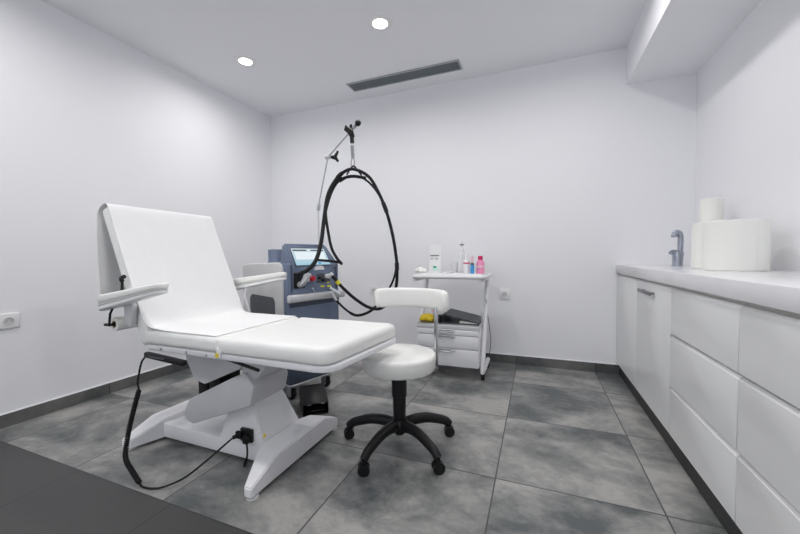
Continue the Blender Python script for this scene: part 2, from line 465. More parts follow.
bot = [[b.verts.new((*cornr(x, y), .5625 + (.628 - min(.628, lz(x, y))) * .5)) for y in yy] for x in xs]
for i in range(nx):
    for j in range(ny):
        b.faces.new((top[i][j], top[i + 1][j], top[i + 1][j + 1], top[i][j + 1])); b.faces.new((bot[i][j], bot[i][j + 1], bot[i + 1][j + 1], bot[i + 1][j]))
for i in range(nx):
    b.faces.new((top[i][0], bot[i][0], bot[i + 1][0], top[i + 1][0])); b.faces.new((top[i][ny], top[i + 1][ny], bot[i + 1][ny], bot[i][ny]))
for j in range(ny):
    b.faces.new((top[0][j], top[0][j + 1], bot[0][j + 1], bot[0][j])); b.faces.new((top[nx][j], bot[nx][j], bot[nx][j + 1], top[nx][j + 1]))
def skew(bm):                                                    # the foot edge runs slightly askew
    for v in bm.verts:
        v.co.x += .055 * max(0, (v.co.x + 1.198) / .526) * (v.co.y - Y0) / (Y1 - Y0) - .01 * max(0, (v.co.x + 1.198) / .526)
    return bm
obj('leg_cushion', skew(b), 'leather', bed, angle=80)
# backrest
BX, BZ, TX2, TZ2 = -1.640, .618, -1.892, 1.214
ux, uz = TX2 - BX, TZ2 - BZ; L_ = math.hypot(ux, uz); ux /= L_; uz /= L_; nxx, nz = -uz, ux      # backward normal
def bk(s, d): return (BX + ux * s + nxx * d, BZ + uz * s + nz * d)
pr = [bk(-.055, .012), bk(0, .0), bk(L_, 0), bk(L_, .068), bk(.03, .068), bk(-.045, .068)]
t_ = B(); prism(t_, pr, 'y', Y0 + .002, Y1 + .012, .020, 5)
obj('backrest', t_, 'leather', bed)
obj('back_plate', prism(B(), [bk(.03, .070), bk(L_ - .06, .070), bk(L_ - .06, .082), bk(.03, .082)], 'y', Y0 + .04, Y1 - .04, .003, 2), 'gmetal', bed)
# frame
b = prism(B(), [(-1.655, Y0 + .012), (-.735, Y0 + .003), (-.70, Y0 + .010), (-.676, Y0 + .030), (-.664, Y0 + .06), (-.664, Y1 - .05), (-.676, Y1 - .022), (-.70, Y1 - .006), (-.735, Y1 - .002), (-1.655, Y1 - .012)], 'z', .536, .5615, .006, 3)
obj('frame', skew(b), 'wmetal', bed)
b = box(B(), -1.212, -1.190, Y0 - .002, Y0 + .02, .545, .585, .003, 2); obj('hinge', b, 'wmetal', bed)
obj('warning_sticker', box(B(), -1.216, -1.199, Y0 - .0035, Y0 - .0022, .548, .566), 'sticker', bed)
for xx in (-1.56, -1.40, -1.28):
    obj('bolt', lathe(B(), [(0, 0), (.006, 0), (.006, .004), (.003, .006), (0, .006)], (0, 0, 0), 14, rot_to((0, -1, 0), (xx, Y0 + .0115, .549))), 'steel', bed)
# under-frame bracket and lifting gear
b = prism(B(), [(-1.63, .535), (-1.63, .455), (-1.575, .355), (-1.505, .338), (-1.27, .44), (-1.20, .535)], 'y', 1.20, 1.208, .003, 1)
prism(b, [(-1.63, .535), (-1.63, .455), (-1.575, .355), (-1.505, .338), (-1.27, .44), (-1.20, .535)], 'y', 1.40, 1.408, .003, 1)
box(b, -1.62, -1.21, 1.205, 1.403, .52, .535)
obj('upper_bracket', b, 'gmetal', bed)
b = box(B(), -1.60, -1.535, 1.24, 1.37, .22, .42, .006, 2); box(b, -1.525, -1.45, 1.24, 1.37, .25, .42, .006, 2)
obj('actuator', b, 'black', bed)
obj('gas_strut', cyl(B(), (-1.212, 1.052, .541), (-1.02, 1.052, .508), .0065, 12), 'black', bed)
# lifting arm: slanted box housing
b = prism(B(), [(-1.590, .205), (-1.548, .278), (-1.262, .418), (-1.195, .445), (-1.150, .385), (-1.168, .300), (-1.530, .160), (-1.575, .175)], 'y', 1.15, 1.385, .007, 3)
obj('lift_arm', b, 'gmetal', bed)
obj('top_mount', prism(B(), [(-1.235, .425), (-1.235, .536), (-1.10, .536), (-1.10, .475), (-1.155, .41)], 'y', 1.175, 1.375, .004, 2), 'gmetal', bed)
# pedestal: tapering tower on the beam
b = B()
lo = [(-1.425, 1.205, .082), (-1.150, 1.205, .082), (-1.150, 1.475, .082), (-1.425, 1.475, .082)]
hi = [(-1.300, 1.205, .36), (-1.222, 1.205, .36), (-1.222, 1.375, .36), (-1.300, 1.375, .36)]
va = [b.verts.new(p) for p in lo]; vb = [b.verts.new(p) for p in hi]
b.faces.new(va[::-1]); b.faces.new(vb)
for i in range(4): b.faces.new((va[i], va[(i + 1) % 4], vb[(i + 1) % 4], vb[i]))
bmesh.ops.bevel(b, geom=b.edges[:], offset=.005, segments=2, affect='EDGES')
obj('pedestal', b, 'wmetal', bed)
obj('warning_sticker', prism(B(), [(1.216, .128), (1.236, .128), (1.226, .146)], 'x', -1.166, -1.1605), 'sticker', bed)
# beam and two feet
b = box(B(), -1.82, -1.13, 1.205, 1.475, .018, .090, .005, 2); obj('base_beam', b, 'wmetal', bed)
def foot(xo, xi, xt, yn, yf):
    """xo outer side, xi inner side at the beam, xt inner side at the tips"""
    pts = [(yn, .012), (yn, .052), (yn + .012, .058), (yn + .150, .112), (yf - .130, .112), (yf - .02, .066), (yf, .055), (yf, .012)]
    bm = prism(B(), pts, 'x', 0, 1, 0)
    # extra cuts where the inner side starts to taper
    for yc in (yn + .19, yf - .19):
        bmesh.ops.bisect_plane(bm, geom=bm.verts[:] + bm.edges[:] + bm.faces[:], plane_co=(0, yc, 0), plane_no=(0, 1, 0))
    for v in bm.verts:
        k = 1 - min(1, max(0, min(v.co.y - yn, yf - v.co.y) / .19))
        v.co.x = xo + (xi + (xt - xi) * k - xo) * v.co.x
    bmesh.ops.recalc_face_normals(bm, faces=bm.faces[:])
    ed = [e for e in bm.edges if e.is_manifold and e.calc_face_angle(0) > .15]
    bmesh.ops.bevel(bm, geom=ed, offset=.005, segments=2, affect='EDGES')
    return bm
for xo, xi, xt, yn, yf in ((-1.030, -1.155, -1.068, 1.010, 1.645), (-1.930, -1.805, -1.868, 1.070, 1.635)):
    f = obj('cross_foot', foot(xo, xi, xt, yn, yf), 'wmetal', bed)
    for yy_ in (yn + .026, yf - .026):
        obj('foot_pad', lathe(B(), [(0, 0), (.024, 0), (.024, .007), (.010, .010), (.010, .014), (0, .014)], ((xo + xt) / 2, yy_, 0), 24), 'plastic_g', f)
# power inlet on the pedestal side
b = box(B(), -1.272, -1.205, 1.190, 1.206, .108, .168, .003, 2)
obj('power_inlet', b, 'black', bed)
# armrests
def armrest(yc, x0, x1, za, zb, w):
    """pad tapering towards the tip with a plate below; za at the back, zb at the front"""
    def plan(sc):
        pts = []
        n = 9
        for i in range(n): a = pi / 2 + pi * i / (n - 1); pts.append((x0 + w / 2 + cos(a) * w / 2 * sc, yc + sin(a) * w / 2 * sc))
        r2 = w * .36
        for i in range(n): a = -pi / 2 + pi * i / (n - 1); pts.append((x1 - r2 + cos(a) * r2 * sc, yc + sin(a) * r2 * sc))
        return pts
    def slab(dz0, dz1, sc, bev):
        bm = prism(B(), plan(sc), 'z', dz0, dz1, bev, 4)
        k = (zb - za) / (x1 - x0)
        for v in bm.verts:
            v.co.z *= 1 - .38 * max(0, min(1, (v.co.x - x0) / (x1 - x0)))
            v.co.z += za + (v.co.x - x0) * k + .014 * sin(pi * max(0, min(1, (v.co.x - x0) / (x1 - x0))))
        return bm
    a = obj('armrest', slab(-.042, 0, 1, .013), 'leather2', bed, angle=60)
    obj('trim_band', slab(-.050, -.042, .97, .002), 'plastic_g', a)
    obj('under_plate', slab(-.072, -.050, .94, .006), 'plastic_w', a)
    return a
a = armrest(.980, -1.862, -1.440, .783, .852, .080)
obj('bracket', prism(B(), [(-1.745, .66), (-1.70, .64), (-1.685, .74), (-1.70, .765), (-1.745, .765)], 'y', .995, 1.023, .006, 2), 'gmetal', a)
a = armrest(1.662, -1.800, -1.388, .812, .864, .085)
obj('bracket', tube(B(), [(-1.60, 1.60, .60), (-1.66, 1.612, .72), (-1.67, 1.64, .775)], .007, 10), 'gmetal', a)
# release lever and roll holder behind the backrest
b = tube(B(), [(-1.78, 1.012, .80), (-1.765, 1.005, .85)], .006, 10); tube(b, smooth([(-1.765, 1.005, .85), (-1.762, 1.0, .862), (-1.755, 1.0, .868), (-1.74, 1.0, .872)], 3), .009, 10)
box(b, -1.795, -1.775, 1.008, 1.03, .79, .81, .003, 1)
obj('release_lever', b, 'black', bed)
hol = B(); tube(hol, [(-1.835, .985, .648), (-1.825, .985, .70), (-1.80, .99, .745)], .005, 10); tube(hol, [(-1.835, .985, .648), (-1.835, 1.56, .648)], .006, 10)
tube(hol, [(-1.865, .985, .648), (-1.83, .985, .648)], .007, 10); tube(hol, [(-1.835, 1.555, .648), (-1.72, 1.555, .70)], .005, 10)
obj('roll_holder', hol, 'black', bed)
t = thing('couch_paper_roll', 'white paper roll hung low behind the head of the treatment bed', 'paper roll', (-1.835, 1.27, .616))
obj('paper', lathe(B(), [(.016, 0), (.030, 0), (.032, .003), (.032, .52), (.030, .523), (.016, .523), (.016, 0)], (0, 0, 0), 36, rot_to((0, 1, 0), (-1.835, 1.005, .648))), 'paper', t)
obj('core', lathe(B(), [(.0125, -.001), (.0155, -.001), (.0155, .524), (.0125, .524), (.0125, -.001)], (0, 0, 0), 28, rot_to((0, 1, 0), (-1.835, 1.005, .648))), 'card', t)

# cover sheet over the head of the bed
prof = [(-1.225, .6305), (-1.40, .6310), (-1.535, .6315), (-1.612, .640)]
for q, dd in ((.045, -.012), (.12, -.007), (.25, -.005), (.38, -.004), (.5, -.005), (L_ - .02, -.006)): prof.append(bk(q, dd))
ntop = len(prof) * 4
prof += [bk(L_ + .007, .010), bk(L_ + .008, .045), (TX2 - .072, TZ2 - .045), (TX2 - .082, 1.12), (TX2 - .088, 1.0), (TX2 - .082, .88), (TX2 - .078, .78), (TX2 - .074, .705)]
pp = smooth([(x, 0, z) for x, z in prof], 4)
rows = []
for i, p in enumerate(pp):
    row = []
    for j in range(29):
        f = j / 28; back = max(0, i - ntop) / (len(pp) - ntop); k = min(1, max(0, (i - 8) / 10)); k = k * k * (3 - 2 * k)
        ya = Y0 + .012 - .016 * k; yb = Y1 - .012 + .038 * k
        y = ya + (yb - ya) * f
        wob = .010 * back * sin(f * 15 + i * .13) + .0016 * k * sin(f * 9 + i * .5)
        z = p.z - .006 * f * min(1, i / 34) * k + .0006 * (1 - k) * (1 + sin(f * 21 + i * .9))
        row.append((p.x + (wob if back > 0 else abs(wob) * .5), y, z))
    rows.append(row)
sh = obj('cover_sheet', grid_sheet(B(), rows, .0015), 'sheet', angle=60)
tag(sh, 'white sheet draped over the raised backrest and hanging down behind it', 'sheet')

# hand control with coiled cord
t = thing('hand_control', 'black hand control with coiled cord hanging from the bed side to the floor', 'hand control', (-1.55, .98, 0))
b = box(B(), -.125, .125, -.012, .012, -.014, .010, .006, 3)
bmesh.ops.transform(b, matrix=Matrix.Translation((-1.512, 1.018, .5165)) @ Matrix.Rotation(radians(3.5), 4, 'Y'), verts=b.verts[:])
hs = obj('handset', b, 'black', t)
obj('button_pad', box(B(), -1.60, -1.50, 1.0045, 1.0065, .514, .522), 'dgrey', hs)
up = smooth([(-1.632, 1.018, .519), (-1.648, 1.005, .488), (-1.655, .995, .43), (-1.652, .988, .40), (-1.639, .985, .372)], 6)
obj('cord', tube(B(), up, .0042, 8), 'rubber', t)
path = smooth([(-1.639, .985, .372), (-1.662, .98, .302), (-1.684, .97, .213), (-1.686, .955, .135), (-1.650, .93, .088), (-1.575, .915, .050), (-1.535, .912, .022)], 40)
d = [0.]
for i in range(1, len(path)): d.append(d[-1] + (path[i] - path[i - 1]).length)
TL = d[-1]; turns = int(TL / .0088); N_ = turns * 12
pts = []; k = 0; u = Vector((1, 0, 0))
for i in range(N_ + 1):
    s = TL * i / N_
    while k < len(d) - 2 and d[k + 1] < s: k += 1
    f = (s - d[k]) / max(1e-9, d[k + 1] - d[k]); p = path[k].lerp(path[k + 1], f); tg = (path[k + 1] - path[k]).normalized()
    u = (u - tg * u.dot(tg)).normalized(); w = tg.cross(u); a = 2 * pi * i / 12
    pts.append(p + (u * cos(a) + w * sin(a)) * .0068)
obj('coiled_cord', tube(B(), pts, .0040, 7), 'rubber', t)
le = smooth([(-1.535, .912, .020), (-1.520, .915, .006), (-1.47, .925, .005), (-1.425, .945, .012), (-1.370, .99, .035), (-1.330, 1.06, .075), (-1.300, 1.13, .115), (-1.290, 1.165, .13)], 8)
obj('lead', tube(B(), le, .0042, 8), 'rubber', t)
b = tube(B(), [(-1.290, 1.165, .131), (-1.277, 1.178, .137)], .009, 10); box(b, -1.285, -1.252, 1.172, 1.1895, .125, .158, .005, 2)
obj('plug', b, 'rubber', t)
# second short lead
t = thing('power_lead', 'short black power lead hanging down from the inlet on the bed pedestal', 'cable', (-1.215, 1.18, 0))
b = box(B(), -1.236, -1.208, 1.165, 1.1895, .112, .150, .005, 2); obj('plug', b, 'rubber', t)
pl = smooth([(-1.216, 1.172, .118), (-1.205, 1.165, .085), (-1.208, 1.162, .045), (-1.222, 1.165, .014), (-1.25, 1.19, .005), (-1.30, 1.26, .005), (-1.36, 1.34, .005)], 7)
obj('cable', tube(B(), pl, .0042, 8), 'rubber', t)

# ================================================================== stool
SX, SY = -.640, 1.592
st = thing('rolling_stool', 'white round rolling stool with curved back pad and black five-star base', 'stool', (SX, SY, 0))
c = (SX, SY, 0)
prof = [(0, .390), (.160, .390), (.172, .393), (.178, .400), (.184, .455), (.183, .466), (.177, .472), (.165, .475), (.10, .478), (0, .479)]
obj('seat', lathe(B(), prof, c, 64), 'leather2', st, angle=70)
obj('seat_plate', lathe(B(), [(0, .376), (.09, .376), (.10, .3905), (0, .3905)], c, 32), 'black', st)
obj('column', lathe(B(), [(0, .10), (.030, .10), (.033, .215), (.033, .22), (.033, .25), (.0375, .255), (.0385, .378), (0, .375)], c, 28), 'black', st)
obj('hub', lathe(B(), [(0, .062), (.022, .062), (.03, .07), (.043, .09), (.045, .125), (.036, .14), (0, .142)], c, 28), 'black', st)
for k in range(5):
    a = radians(257 + 72 * k); dx, dy = cos(a), sin(a)
    prf = [(.030, .112), (.09, .122), (.15, .119), (.205, .104), (.252, .086), (.278, .064)]
    pts = smooth([(SX + dx * r, SY + dy * r, z) for r, z in prf], 5)
    n = len(pts)
    lg = obj('leg', tube(B(), pts, [.029 - .008 * i / n for i in range(n)], 14, ry=.80), 'black', st)
    # twin-wheel caster, swivelled
    q = a + radians([40, -25, 70, 15, 120][k]); wx, wy = cos(q), sin(q)
    cx, cy = SX + dx * .278, SY + dy * .278
    b = tube(B(), [(cx, cy, .066), (cx, cy, .040)], .010, 12)
    for s in (-1, 1):
        tube(b, [(cx + wx * s * .004, cy + wy * s * .004, .0265), (cx + wx * s * .020, cy + wy * s * .020, .0265)], .0262, 24)
    ca = obj('caster', b, 'black', lg)
# back pad on its chrome post
cr = Vector((.93, .368, 0)); cf = Vector((-.368, .93, 0)); C0 = Vector((SX, SY, 0))
def ringp(deg, r, z): return C0 + cr * (cos(radians(deg)) * r) + cf * (sin(radians(deg)) * r) + Vector((0, 0, z))
b = B(); secs = []
NA = 44; A0, A1 = -4, 124
for i in range(NA + 1):
    f = i / NA; deg = A0 + (A1 - A0) * f
    e = min(1, min(f, 1 - f) / .085); k = math.sqrt(max(.0, 1 - (1 - e) ** 2)); k = max(k, .30)
    hw = .024 * (.55 + .45 * k); hh = .054 * (.62 + .38 * k)
    ring = []
    for j in range(20):
        a = 2 * pi * j / 20; ca, sa = cos(a), sin(a); ex = .55
        rr = math.copysign(abs(ca) ** ex, ca) * hw; zz = math.copysign(abs(sa) ** ex, sa) * hh
        ring.append(b.verts.new(ringp(deg, .228 + rr, .722 + zz)))
    secs.append(ring)
for s0, s1 in zip(secs, secs[1:]):
    for j in range(20): b.faces.new((s0[j], s0[(j + 1) % 20], s1[(j + 1) % 20], s1[j]))
b.faces.new(secs[0][::-1]); b.faces.new(secs[-1])
obj('back_pad', b, 'leather2', st, angle=75)
p0 = ringp(20, .205, .374)
b = tube(B(), [ringp(20, .205, .362), ringp(20, .205, .55), ringp(20, .207, .69)], .0105, 14)
po = obj('post', b, 'chrome', st); po['label'] = 'chrome post'
b = tube(B(), [(SX, SY, .378), tuple(p0)], .010, 12); obj('post_bracket', b, 'steel', st)

# ================================================================== laser machine
TH = radians(72.8)
lm = thing('laser_machine', 'slate blue and grey laser machine on casters with a lit tilted screen', 'laser machine', (-1.512, 1.812, 0), TH)
W_, D_ = .455, .54
# lower skirt (dark), with a silver edge
b = prism(B(), [(-.005, -.02), (.02, -.035), (.36, -.035), (.385, -.02), (.385, D_), (-.005, D_)], 'z', .118, .26, .006, 2)
obj('skirt', b, 'blue_d', lm, True)
obj('skirt_edge', prism(B(), [(-.007, -.022), (.018, -.038), (.362, -.038), (.387, -.022), (.387, D_ + .002), (-.007, D_ + .002)], 'z', .110, .1175, .002, 1), 'silver', lm, True)
# blue front body
b = prism(B(), [(0, .012), (.02, 0), (.10, -.012), (.35, -.012), (W_ - .02, 0), (W_, .012), (W_, .10), (0, .10)], 'z', .262, .912, .010, 3)
obj('front_body', b, 'blue', lm, True)
# groove line framing the upper front
b = B()
for q in ((.036, .040, .72, .900), (W_ - .040, W_ - .036, .72, .900)): obj('panel_groove', box(B(), q[0], q[1], -.0125, -.004, q[2], q[3]), 'blue_d', lm, True)
# grey flanks and rear
pr = [(.10, .262), (.10, .905), (.13, .918), (D_ - .04, .910), (D_ - .005, .895), (D_, .86), (D_, .262)]
b = B()
prism(b, pr, 'x', 0.004, W_ - .004, .012, 3)
obj('rear_body', b, 'plastic_g', lm, True)
pn = [(.026, .262), (.026, .880), (.040, .905), (.075, .914), (D_ - .05, .905), (D_ - .012, .893), (D_ - .004, .865), (D_ - .004, .262)]
for x0, x1 in ((-.014, .0035), (W_ - .0035, W_ + .014)):
    sp_ = obj('side_panel', prism(B(), pn, 'x', x0, x1, .005, 3), 'plastic_g', lm, True)
    xx = x0 - .0015 if x0 < 0 else x1 + .0015
    vp = [(.110, .30), (.110, .655), (.130, .683), (.405, .692), (.435, .665), (.435, .30)]
    obj('side_vent', transformed(prism(B(), vp, 'x', min(xx, xx + .003), max(xx, xx + .003), .001, 1), lm), 'dgrey', sp_)
# head unit cylinder behind the console
obj('fibre_head', lathe(B(), [(0, .905), (.052, .905), (.054, .92), (.050, .925), (.050, 1.0), (.046, 1.008), (0, 1.010)], (.075, .235, 0), 36), 'blue', lm, True)
# console: tilted front, narrower at the top
b = prism(B(), [(-.008, .862), (-.010, .900), (.052, 1.034), (.066, 1.044), (.100, 1.042), (.110, .925), (.110, .862)], 'x', 0, 1, 0)
for v in b.verts:
    f = max(0, min(1, (v.co.z - .90) / .16)); a = .026 + .012 * f; c_ = W_ - .012 - .075 * f
    v.co.x = a + (c_ - a) * v.co.x
bmesh.ops.bevel(b, geom=b.edges[:], offset=.012, segments=3, affect='EDGES')
co = obj('console', b, 'blue', lm, True)
# screen lies on the tilted face
tilt = math.atan2(.062, .134)
Sm = Matrix.Translation((.055, -.0115, .893)) @ Matrix.Rotation(-tilt, 4, 'X')
def on_face(bm): bmesh.ops.transform(bm, matrix=MAT[lm.name] @ Sm, verts=bm.verts[:]); return bm
b = prism(B(), [(.010, -.002), (.312, -.002), (.292, .136), (.004, .136)], 'y', -.0035, 0.002, .001, 1)
obj('bezel', on_face(b), 'blue_d', co)
sc_ = B(); prism(sc_, [(.018, .004), (.304, .004), (.286, .128), (.010, .128)], 'y', -.0055, -.0036)
obj('screen', on_face(sc_), 'screen', co)
b = B(); box(b, .018, .130, -.0066, -.0057, .109, .119); box(b, .165, .278, -.0066, -.0057, .109, .119)
obj('menu_bar', on_face(b), 'blue_d', co)
b = B(); box(b, .03, .275, -.0064, -.0057, .045, .100)
obj('display_field', on_face(b), nmat('lit display field', (.05, .05, .06), .2, emit=((.80, .90, .94), .9), var=(10, 0.)), co)
b = B(); box(b, .20, .225, -.0066, -.0057, .010, .022)
obj('menu_button', on_face(b), 'cyan', co)
# lower front: grab bar, recess, connectors, stickers
b = box(B(), -.012, W_ + .012, -.052, -.018, .655, .708, .012, 3)
box(b, .02, .06, -.025, .0, .665, .700); box(b, W_ - .06, W_ - .02, -.025, .0, .665, .700)
gb = obj('grab_bar', b, 'silver', lm, True); gb['label'] = 'satin silver grab bar'
obj('bar_shadow_strip', box(B(), .02, W_ - .02, -.0165, -.0105, .622, .652, .003, 1), 'blue_d', lm, True)  # solid dark strip painted in as the shade below the bar
obj('hose_recess', box(B(), .052, .136, -.0155, -.0105, .745, .850, .004, 2), 'black', lm, True)
b = tube(B(), smooth([(.092, -.012, .768), (.094, -.045, .778), (.104, -.062, .805), (.118, -.066, .835)], 4), .020, 16)
tube(b, [(.118, -.066, .825), (.124, -.066, .845)], .025, 16)
obj('hose_coupling', b, 'silver', lm, True)
b = box(B(), .133, .162, -.036, -.0115, .785, .842, .005, 2); obj('connector', b, 'plastic_w', lm, True)
b = lathe(B(), [(0, 0), (.020, 0), (.020, .006), (.014, .010), (.018, .022), (.014, .027), (0, .028)], (0, 0, 0), 24, rot_to((0, -1, 0), (.192, -.0118, .805)))
rb = obj('emergency_stop', b, 'red', lm, True); rb['label'] = 'round red stop button'
b = box(B(), .236, .352, -.0145, -.0105, .770, .835, .003, 1); obj('connector_plate', b, 'dgrey', lm, True)
for (u_, z_) in ((.255, .805), (.285, .788)):
    obj('jack', lathe(B(), [(0, 0), (.010, 0), (.010, .012), (.006, .014), (0, .014)], (0, 0, 0), 16, rot_to((0, -1, 0), (u_, -.0145, z_))), 'black', lm, True)
b = tube(B(), [(.322, -.014, .815), (.322, -.045, .815)], .017, 16); tube(b, [(.322, -.04, .815), (.335, -.062, .832)], .014, 14)
obj('connector', b, 'plastic_w', lm, True)
for u_, z_, w_, h_ in ((.285, .745, .036, .012), (.345, .742, .036, .012), (.335, .770, .022, .012)):
    obj('warning_sticker', box(B(), u_ - w_ / 2, u_ + w_ / 2, -.0138, -.0118, z_ - h_ / 2, z_ + h_ / 2), 'ytape', lm, True)
obj('key_lock', lathe(B(), [(0, 0), (.007, 0), (.007, .01), (0, .01)], (0, 0, 0), 14, rot_to((0, -1, 0), (.196, -.0118, .735))), 'silver', lm, True)
b = prism(B(), [(.215, .862), (.305, .862), (.298, .882), (.275, .892), (.245, .892), (.222, .882)], 'y', -.0142, -.0118)
obj('badge', b, 'plastic_w', lm, True)
obj('key_cord', tube(B(), smooth([(.196, -.022, .735), (.199, -.03, .715), (.202, -.02, .685)], 5), .0025, 8), 'silver', lm, True)
b = tube(B(), [(.352, -.014, .725), (.372, -.05, .705), (.392, -.075, .678)], .010, 12); obj('thin_hose_coupling', b, 'silver', lm, True)
# casters
for u_, v_ in ((.045, .02), (.335, .02), (.045, D_ - .06), (.335, D_ - .06)):
    q = TH; b = box(B(), u_ - .02, u_ + .02, v_ - .02, v_ + .02, .085, .110)
    box(b, u_ - .022, u_ - .018, v_ - .015, v_ + .035, .03, .095); box(b, u_ + .018, u_ + .022, v_ - .015, v_ + .035, .03, .095)
    cs_ = obj('caster', b, 'steel', lm, True)
    b = lathe(B(), [(0, -.016), (.026, -.016), (.036, -.014), (.040, -.009), (.040, .009), (.036, .014), (.026, .016), (0, .016)], (0, 0, 0), 28, rot_to((1, 0, 0), (u_, v_ + .012, .040)))
    w = obj('wheel', transformed(b, lm), 'rubber', cs_)
    b = lathe(B(), [(0, -.0175), (.022, -.0175), (.022, .0175), (0, .0175)], (0, 0, 0), 24, rot_to((1, 0, 0), (u_, v_ + .012, .040)))
    w2 = obj('wheel_disc', transformed(b, lm), 'steel', cs_)


# ---- hose stand clamped to the right side of the machine
Mm = MAT[lm.name]
m0 = Mm @ Vector((.452, .235, .55)); m1 = Vector((m0.x + .002, m0.y, 1.345))
j1 = Vector((-1.498, 2.304, 1.720)); j2 = Vector((-1.212, 2.145, 1.826)); j3 = Vector((-1.136, 2.121, 1.861))
hsd = obj('hose_stand', cyl(B(), m0, m1, .0065, 16), 'plastic_g', lm); hsd['label'] = 'pale grey upright hose stand pole'
b = B()
for zz in (.62, .82):
    p = Mm @ Vector((.445, .235, zz)); bx = B(); box(bx, .425, .468, .215, .255, zz - .015, zz + .015, .003, 2)
    merge(b, bx, Mm.copy())
obj('pole_clamp', b, 'dgrey', lm)
obj('pole_collar', tube(B(), [m1 - Vector((0, 0, .03)), m1 + Vector((.004, 0, .005)), m1 + Vector((.008, 0, .03))], [.014, .014, .008], 14), 'steel', hsd)
obj('lower_rod', cyl(B(), m1, j1, .0052, 12), 'steel', hsd)
obj('upper_rod', cyl(B(), j1, j2.lerp(j3, .9), .0052, 12), 'steel', hsd)
dv = (j2 - j1).normalized()
obj('joint', tube(B(), [j1 - Vector((.020, .006, .0)), j1 + Vector((.018, .006, 0))], .017, 16), 'plastic_g', hsd)
b = B(); k0 = j1 + Vector((.02, .008, 0)); tube(b, [k0, k0 + Vector((.03, .012, -.004))], [.010, .018], 12)
for dz in (.045, -.035): tube(b, [k0 + Vector((.030, .012, 0)), k0 + Vector((.052, .02, dz))], [.014, .009], 10)
obj('wing_knob', b, 'black', hsd)
b = tube(B(), [j2 + Vector((-.03, -.012, .02)), j2 + Vector((0, 0, .0)), j2 + Vector((.02, -.0, -.045))], [.018, .024, .016], 12)
for q in ((-.030, -.01, .035), (.010, .0, .042)): tube(b, [j2, j2 + Vector(q)], [.012, .009], 10)
tube(b, [j2 + Vector((.012, 0, -.03)), j2 + Vector((.016, 0, -.085))], .014, 12)
obj('clamp', b, 'black', hsd)
obj('ball_end', lathe(B(), [(0, -.021), (.012, -.018), (.020, -.008), (.021, 0), (.020, .008), (.012, .018), (0, .021)], j3, 20), 'black', hsd)
obj('rod_sleeve', tube(B(), [j2.lerp(j3, .45), j2.lerp(j3, .72)], .012, 12), 'steel', hsd)
# snap hook and spring hanging from the clamp
h0 = j2 + Vector((.016, -.004, -.085)); 
cp = [h0 + Vector((.002 * k, -.002 * k, -.018 * k)) for k in range(7)]
b = tube(B(), [h0, cp[1]], .003, 8)
sp2 = []
for i in range(14 * 12 + 1):
    a = 2 * pi * i / 14; f = i / (14 * 12); p = cp[1].lerp(cp[6], f); sp2.append(p + Vector((cos(a) * .0105, sin(a) * .0105, 0)))
tube(b, sp2, .0026, 6); obj('spring', b, 'steel', hsd)
q0 = cp[6]; hk = [q0 + Vector(v) for v in ((0, 0, .005), (-.010, -.003, -.015), (-.012, -.003, -.045), (-.004, -.001, -.062), (.008, .003, -.05), (.010, .003, -.02), (.002, 0, .003))]
obj('snap_hook', tube(B(), smooth(hk, 5), .004, 8), 'steel', hsd)
qh = q0 + Vector((.002, 0, -.060))
b = tube(B(), smooth([qh + Vector((-.045, -.012, -.055)), qh + Vector((-.018, -.005, -.012)), qh + Vector((.002, .0, .004)), qh + Vector((.022, .007, -.015)), qh + Vector((.055, .016, -.062))], 6), .0055, 8)
tube(b, smooth([qh + Vector((-.095, -.026, -.098)), qh + Vector((-.05, -.013, -.072)), qh + Vector((0, 0, -.066)), qh + Vector((.05, .014, -.074)), qh + Vector((.085, .023, -.082))], 6), .011, 10)
obj('hose_hanger', b, 'rubber', hsd)

# ---- hoses
HG = 'black hoses looping from the machine'
t = thing('hose', 'thick black hose looping over the hook, with yellow tape near its plug', 'hose', (-1.17, 2.1, .58), 0, HG)
main = [(-1.428, 1.838, .832), (-1.395, 1.814, .850), (-1.353, 1.831, .872), (-1.328, 1.884, .933), (-1.331, 1.947, 1.044), (-1.344, 2.006, 1.202), (-1.339, 2.051, 1.378), (-1.279, 2.075, 1.493), (-1.208, 2.103, 1.548), (-1.145, 2.128, 1.544), (-1.069, 2.158, 1.491), (-1.012, 2.184, 1.381), (-.966, 2.201, 1.257), (-.930, 2.215, 1.106), (-.908, 2.222, .96), (-.902, 2.224, .857), (-.917, 2.24, .737), (-.963, 2.254, .642), (-1.044, 2.243, .579), (-1.124, 2.212, .591), (-1.211, 2.166, .658), (-1.279, 2.118, .739), (-1.310, 2.090, .790), (-1.333, 2.078, .818)]
ms = smooth(main, 8); n = len(ms)
obj('tube', tube(B(), ms, [.0135 if i < 40 else (.0135 - .0025 * min(1, (i - 40) / 20)) for i in range(n)], 14), 'hose', t)
obj('tape_band', tube(B(), [ms[-14], ms[-12], ms[-10]], .0150, 14), 'ytape', t)
for i0 in (56, 92, 116):
    obj('clip', tube(B(), ms[i0:i0 + 5], .0150, 14), 'black', t)
t = thing('hose', 'thin black hose hanging lowest beside the machine, plugged in with a silver tip', 'hose', (-1.2, 2.1, .53), 0, HG)
thin = [(-1.352, 1.990, 1.046), (-1.352, 2.033, 1.237), (-1.33, 2.086, 1.402), (-1.276, 2.108, 1.485), (-1.211, 2.134, 1.512), (-1.133, 2.165, 1.500), (-1.057, 2.195, 1.430), (-.993, 2.22, 1.31), (-.946, 2.24, 1.135), (-.921, 2.250, .995), (-.916, 2.25, .898), (-.936, 2.25, .8), (-.985, 2.262, .714), (-1.055, 2.262, .627), (-1.124, 2.242, .555), (-1.198, 2.192, .530), (-1.246, 2.153, .558), (-1.293, 2.110, .617), (-1.318, 2.086, .660), (-1.334, 2.072, .690)]
